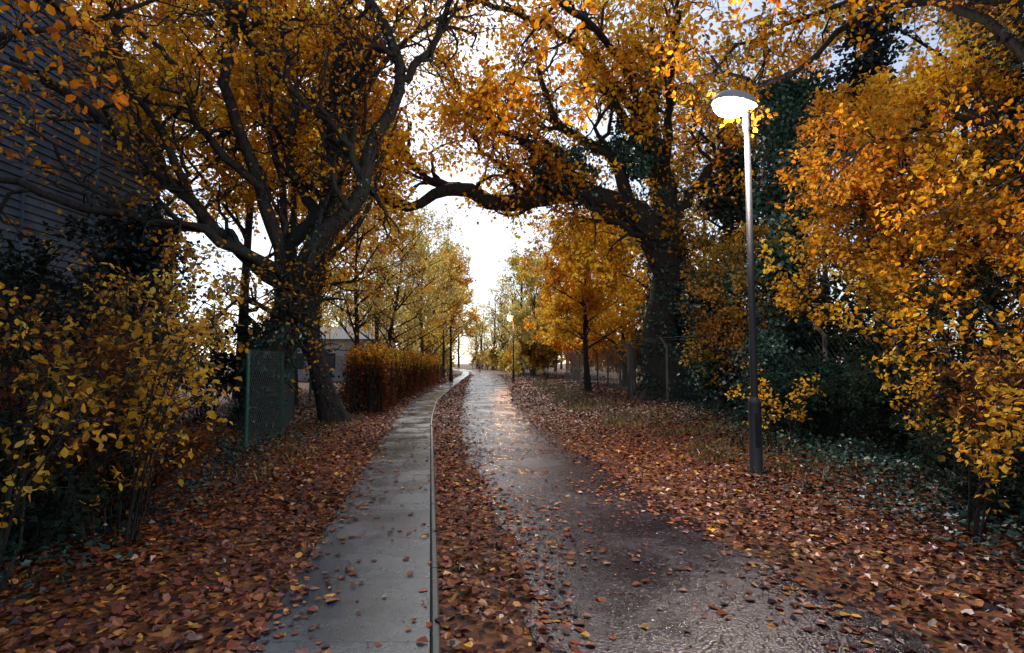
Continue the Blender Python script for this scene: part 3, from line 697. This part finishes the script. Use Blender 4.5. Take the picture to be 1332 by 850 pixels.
# ------------------------------------------------------------------ street lamps
def street_lamp(x, y, H, litm, power, colr, drop=.16):
    z = float(gh(np.array(x), np.array(y)))
    e = empty('street_lamp')
    g = Geo()
    lathe(g, [(.001, z - .1), (.10, z - .1), (.10, z + .03), (.083, z + .05), (.083, z + .92), (.078, z + .96), (.05, z + 1.0), (.048, z + 1.02), (.046, z + 2.5), (.040, z + H - .22), (.001, z + H - .22)], x, y, 24)
    g.out('column', M_pole, e, True)
    g = Geo(); box(g, x - .035, x + .035, y - .090, y - .0825, z + .35, z + .80); g.out('access_door', M_pole, e)
    g = Geo()
    lathe(g, [(.001, z + H - .30), (.052, z + H - .30), (.058, z + H - .28), (.058, z + H - .16), (.05, z + H - .13), (.062, z + H - .11), (.062, z + H - .085), (.03, z + H - .06), (.001, z + H - .05)], x, y, 24)
    g.out('collar', M_pole, e, True)
    nu, nv = 32, 10
    cx, cz = x - .16, z + H + .03; la, lb = .30, .19
    TL = -.10
    def shell(top):
        g = Geo(); V = []
        for j in range(nv + 1):
            ph = j / nv * math.pi / 2
            for i in range(nu):
                a = i / nu * 2 * math.pi; c, s = math.cos(a), math.sin(a)
                w = lb * (1 - .22 * c)
                k = math.cos(ph) ** .7 if j < nv else 0.02
                if top: V.append((cx + la * c * k, y + w * s * k, cz + .15 * math.sin(ph) + .02))
                else: V.append((cx - .06 + la * .80 * c * k, y + w * .88 * s * k, cz - .012 - drop * math.sin(ph)))
        V = np.array(V); V[:, 2] += (V[:, 0] - x) * TL
        Q = [[j * nu + i, j * nu + (i + 1) % nu, (j + 1) * nu + (i + 1) % nu, (j + 1) * nu + i] for j in range(nv) for i in range(nu)]
        g.add(V, np.array(Q)); return g
    shell(True).out('canopy', M_head, e, True)
    shell(False).out('diffuser', litm, e, True)
    g = Geo(); V = []
    for rr0, zz in ((1.0, -.0), (1.04, .0), (1.04, .025), (1.0, .03)):
        for i in range(nu):
            a = i / nu * 2 * math.pi; c, s = math.cos(a), math.sin(a); w = lb * (1 - .22 * c)
            xx = cx + la * c * rr0; V.append((xx, y + w * s * rr0, cz - .005 + zz + (xx - x) * TL))
    g.add(np.array(V), np.array([[j * nu + i, j * nu + (i + 1) % nu, (j + 1) * nu + (i + 1) % nu, (j + 1) * nu + i] for j in range(3) for i in range(nu)]))
    g.out('rim', M_head, e, True)
    l = bpy.data.lights.new('lamp_light', 'POINT'); l.energy = power; l.color = colr; l.shadow_soft_size = .12
    lo = bpy.data.objects.new('lamp_light', l); scene.collection.objects.link(lo); lo.location = (x - .36, y - .12, z + H - .32); lo.parent = e
street_lamp(3.24, 7.65, 4.98, M_lit, 900, (1, .82, .72))
street_lamp(.1, 42, 5.0, M_lit2, 450, (1, .45, .18), .42)

# ------------------------------------------------------------------ buildings
e = empty('office_building')
g = Geo(); box(g, -26, -12.05, 4, 18.6, 0, 10.8); g.out('walls', M_cladd, e)
g = Geo()
for z in np.arange(.25, 10.7, .2):
    V = np.array([[-12.04, 4.02, z], [-12.04, 18.58, z], [-11.98, 18.58, z], [-11.98, 4.02, z], [-12.04, 4.02, z + .185], [-12.04, 18.58, z + .185], [-12.02, 18.58, z + .185], [-12.02, 4.02, z + .185]])
    g.add(V, np.array([[0, 1, 2, 3], [4, 7, 6, 5], [3, 2, 6, 7], [0, 4, 5, 1], [0, 3, 7, 4], [1, 5, 6, 2]]))
g.out('louvre_boards', M_clad, e)
g = Geo()
for y in np.arange(4.0, 18.7, 2.42): box(g, -12.03, -11.95, y, y + .05, .1, 10.75)
g.out('vertical_trims', M_clad, e)
g = Geo(); box(g, -26.1, -11.85, 3.9, 18.7, 10.803, 11.1); g.out('roof', M_roof, e)
g = Geo()
for z in (1.2, 4.4, 7.6):
    for x in np.arange(-25, -14, 2.4): box(g, x, x + 1.5, 18.61, 18.64, z, z + 1.5)
g.out('windows', M_glass, e)
e = empty('rendered_shed')
g = Geo(); box(g, -19, -9.6, 40, 47, 0, 3.2); g.out('walls', M_pale, e)
g = Geo(); V = np.array([[-19.3, 39.7, 3.2], [-9.3, 39.7, 3.2], [-9.3, 43.5, 4.3], [-19.3, 43.5, 4.3], [-9.3, 47.3, 3.2], [-19.3, 47.3, 3.2]]); g.add(V, np.array([[0, 1, 2, 3], [3, 2, 4, 5]])); g.out('roof', M_roof, e)
g = Geo()
for x in np.arange(-18, -10.5, 2.2): box(g, x, x + 1.2, 39.96, 39.99, 1.1, 2.2)
g.out('windows', M_glass, e)

# ------------------------------------------------------------------ walking person far down the path
e = empty('walking_person')
px, py = -5.2, 92.
sk = {'pel': (0, 0, .93, .15), 'waist': (0, 0, 1.1, .14), 'chest': (0, .02, 1.33, .17), 'neck': (0, .03, 1.5, .06), 'head': (0, .04, 1.60, .09), 'crown': (0, .04, 1.70, .075),
      'ls': (-.19, .02, 1.40, .06), 'le': (-.25, -.08, 1.13, .048), 'lh': (-.25, .08, .90, .035), 'rs': (.19, .02, 1.40, .06), 're': (.25, .02, 1.13, .048), 'rh': (.25, .2, .92, .035),
      'lt': (-.1, 0, .86, .10), 'lk': (-.1, .16, .50, .065), 'la': (-.1, .20, .09, .045), 'lf': (-.1, .36, .04, .04), 'rt': (.1, 0, .86, .10), 'rk': (.1, -.02, .49, .065), 'ra': (.1, -.3, .17, .045), 'rf': (.1, -.2, .05, .04)}
ed = [('pel','waist'),('waist','chest'),('chest','neck'),('neck','head'),('head','crown'),('chest','ls'),('ls','le'),('le','lh'),('chest','rs'),('rs','re'),('re','rh'),('pel','lt'),('lt','lk'),('lk','la'),('la','lf'),('pel','rt'),('rt','rk'),('rk','ra'),('ra','rf')]
ks = list(sk); me = bpy.data.meshes.new('body'); me.from_pydata([(px + sk[k][0], py + sk[k][1], sk[k][2] + .012) for k in ks], [(ks.index(a), ks.index(b)) for a, b in ed], [])
M_coat, nt, b, _ = mat('clothes_and_hair')
sx = nt.nodes.new('ShaderNodeSeparateXYZ'); nt.links.new(coord(nt), sx.inputs[0])
mr = nt.nodes.new('ShaderNodeMath'); mr.operation = 'DIVIDE'; mr.inputs[1].default_value = 1.8; nt.links.new(sx.outputs[2], mr.inputs[0])
cr = ramp(nt, mr.outputs[0], [(0, (.02, .02, .02)), (.05, (.02, .03, .06)), (.5, (.25, .33, .5)), (.83, (.45, .28, .2)), (.87, (.03, .02, .015))])
cr.node.color_ramp.interpolation = 'CONSTANT'; nt.links.new(cr, b.inputs['Base Color'])
ob = bpy.data.objects.new('body', me); scene.collection.objects.link(ob); ob.parent = e; me.materials.append(M_coat)
md = ob.modifiers.new('skin', 'SKIN')
for i, k in enumerate(ks): me.skin_vertices[0].data[i].radius = (sk[k][3], sk[k][3])
me.skin_vertices[0].data[0].use_root = True
ob.modifiers.new('sub', 'SUBSURF').levels = 1

# ------------------------------------------------------------------ world, sun, camera
w = bpy.data.worlds.new('World'); scene.world = w; w.use_nodes = True; nt = w.node_tree
bg = nt.nodes['Background']; sky = nt.nodes.new('ShaderNodeTexSky'); sky.sky_type = 'NISHITA'; sky.sun_disc = False
EL, AZ = math.radians(42), math.radians(-14)
sky.sun_elevation = EL; sky.sun_rotation = AZ; sky.air_density = 1.0; sky.dust_density = 1.0; sky.ozone_density = 3
hs = nt.nodes.new('ShaderNodeHueSaturation'); hs.inputs['Saturation'].default_value = .68; hs.inputs['Value'].default_value = 1.2; nt.links.new(sky.outputs[0], hs.inputs['Color'])
nt.links.new(hs.outputs[0], bg.inputs[0]); bg.inputs[1].default_value = .15
l = bpy.data.lights.new('sun', 'SUN'); l.energy = 3.2; l.angle = math.radians(20); l.color = (1, .94, .85)
so = bpy.data.objects.new('sun', l); scene.collection.objects.link(so)
d = Vector((math.sin(AZ) * math.cos(EL), math.cos(AZ) * math.cos(EL), math.sin(EL)))
so.rotation_euler = d.to_track_quat('Z', 'Y').to_euler()

cam = bpy.data.cameras.new('camera'); cam.lens = 20; cam.sensor_width = 36; cam.clip_end = 3000; cam.clip_start = .05
co_ = bpy.data.objects.new('camera', cam); scene.collection.objects.link(co_); co_.location = (0, 0, 1.5)
co_.rotation_euler = (math.radians(93.7), 0, 0); scene.camera = co_
scene.view_settings.view_transform = 'Standard'; scene.view_settings.look = 'None'; scene.view_settings.exposure = 0
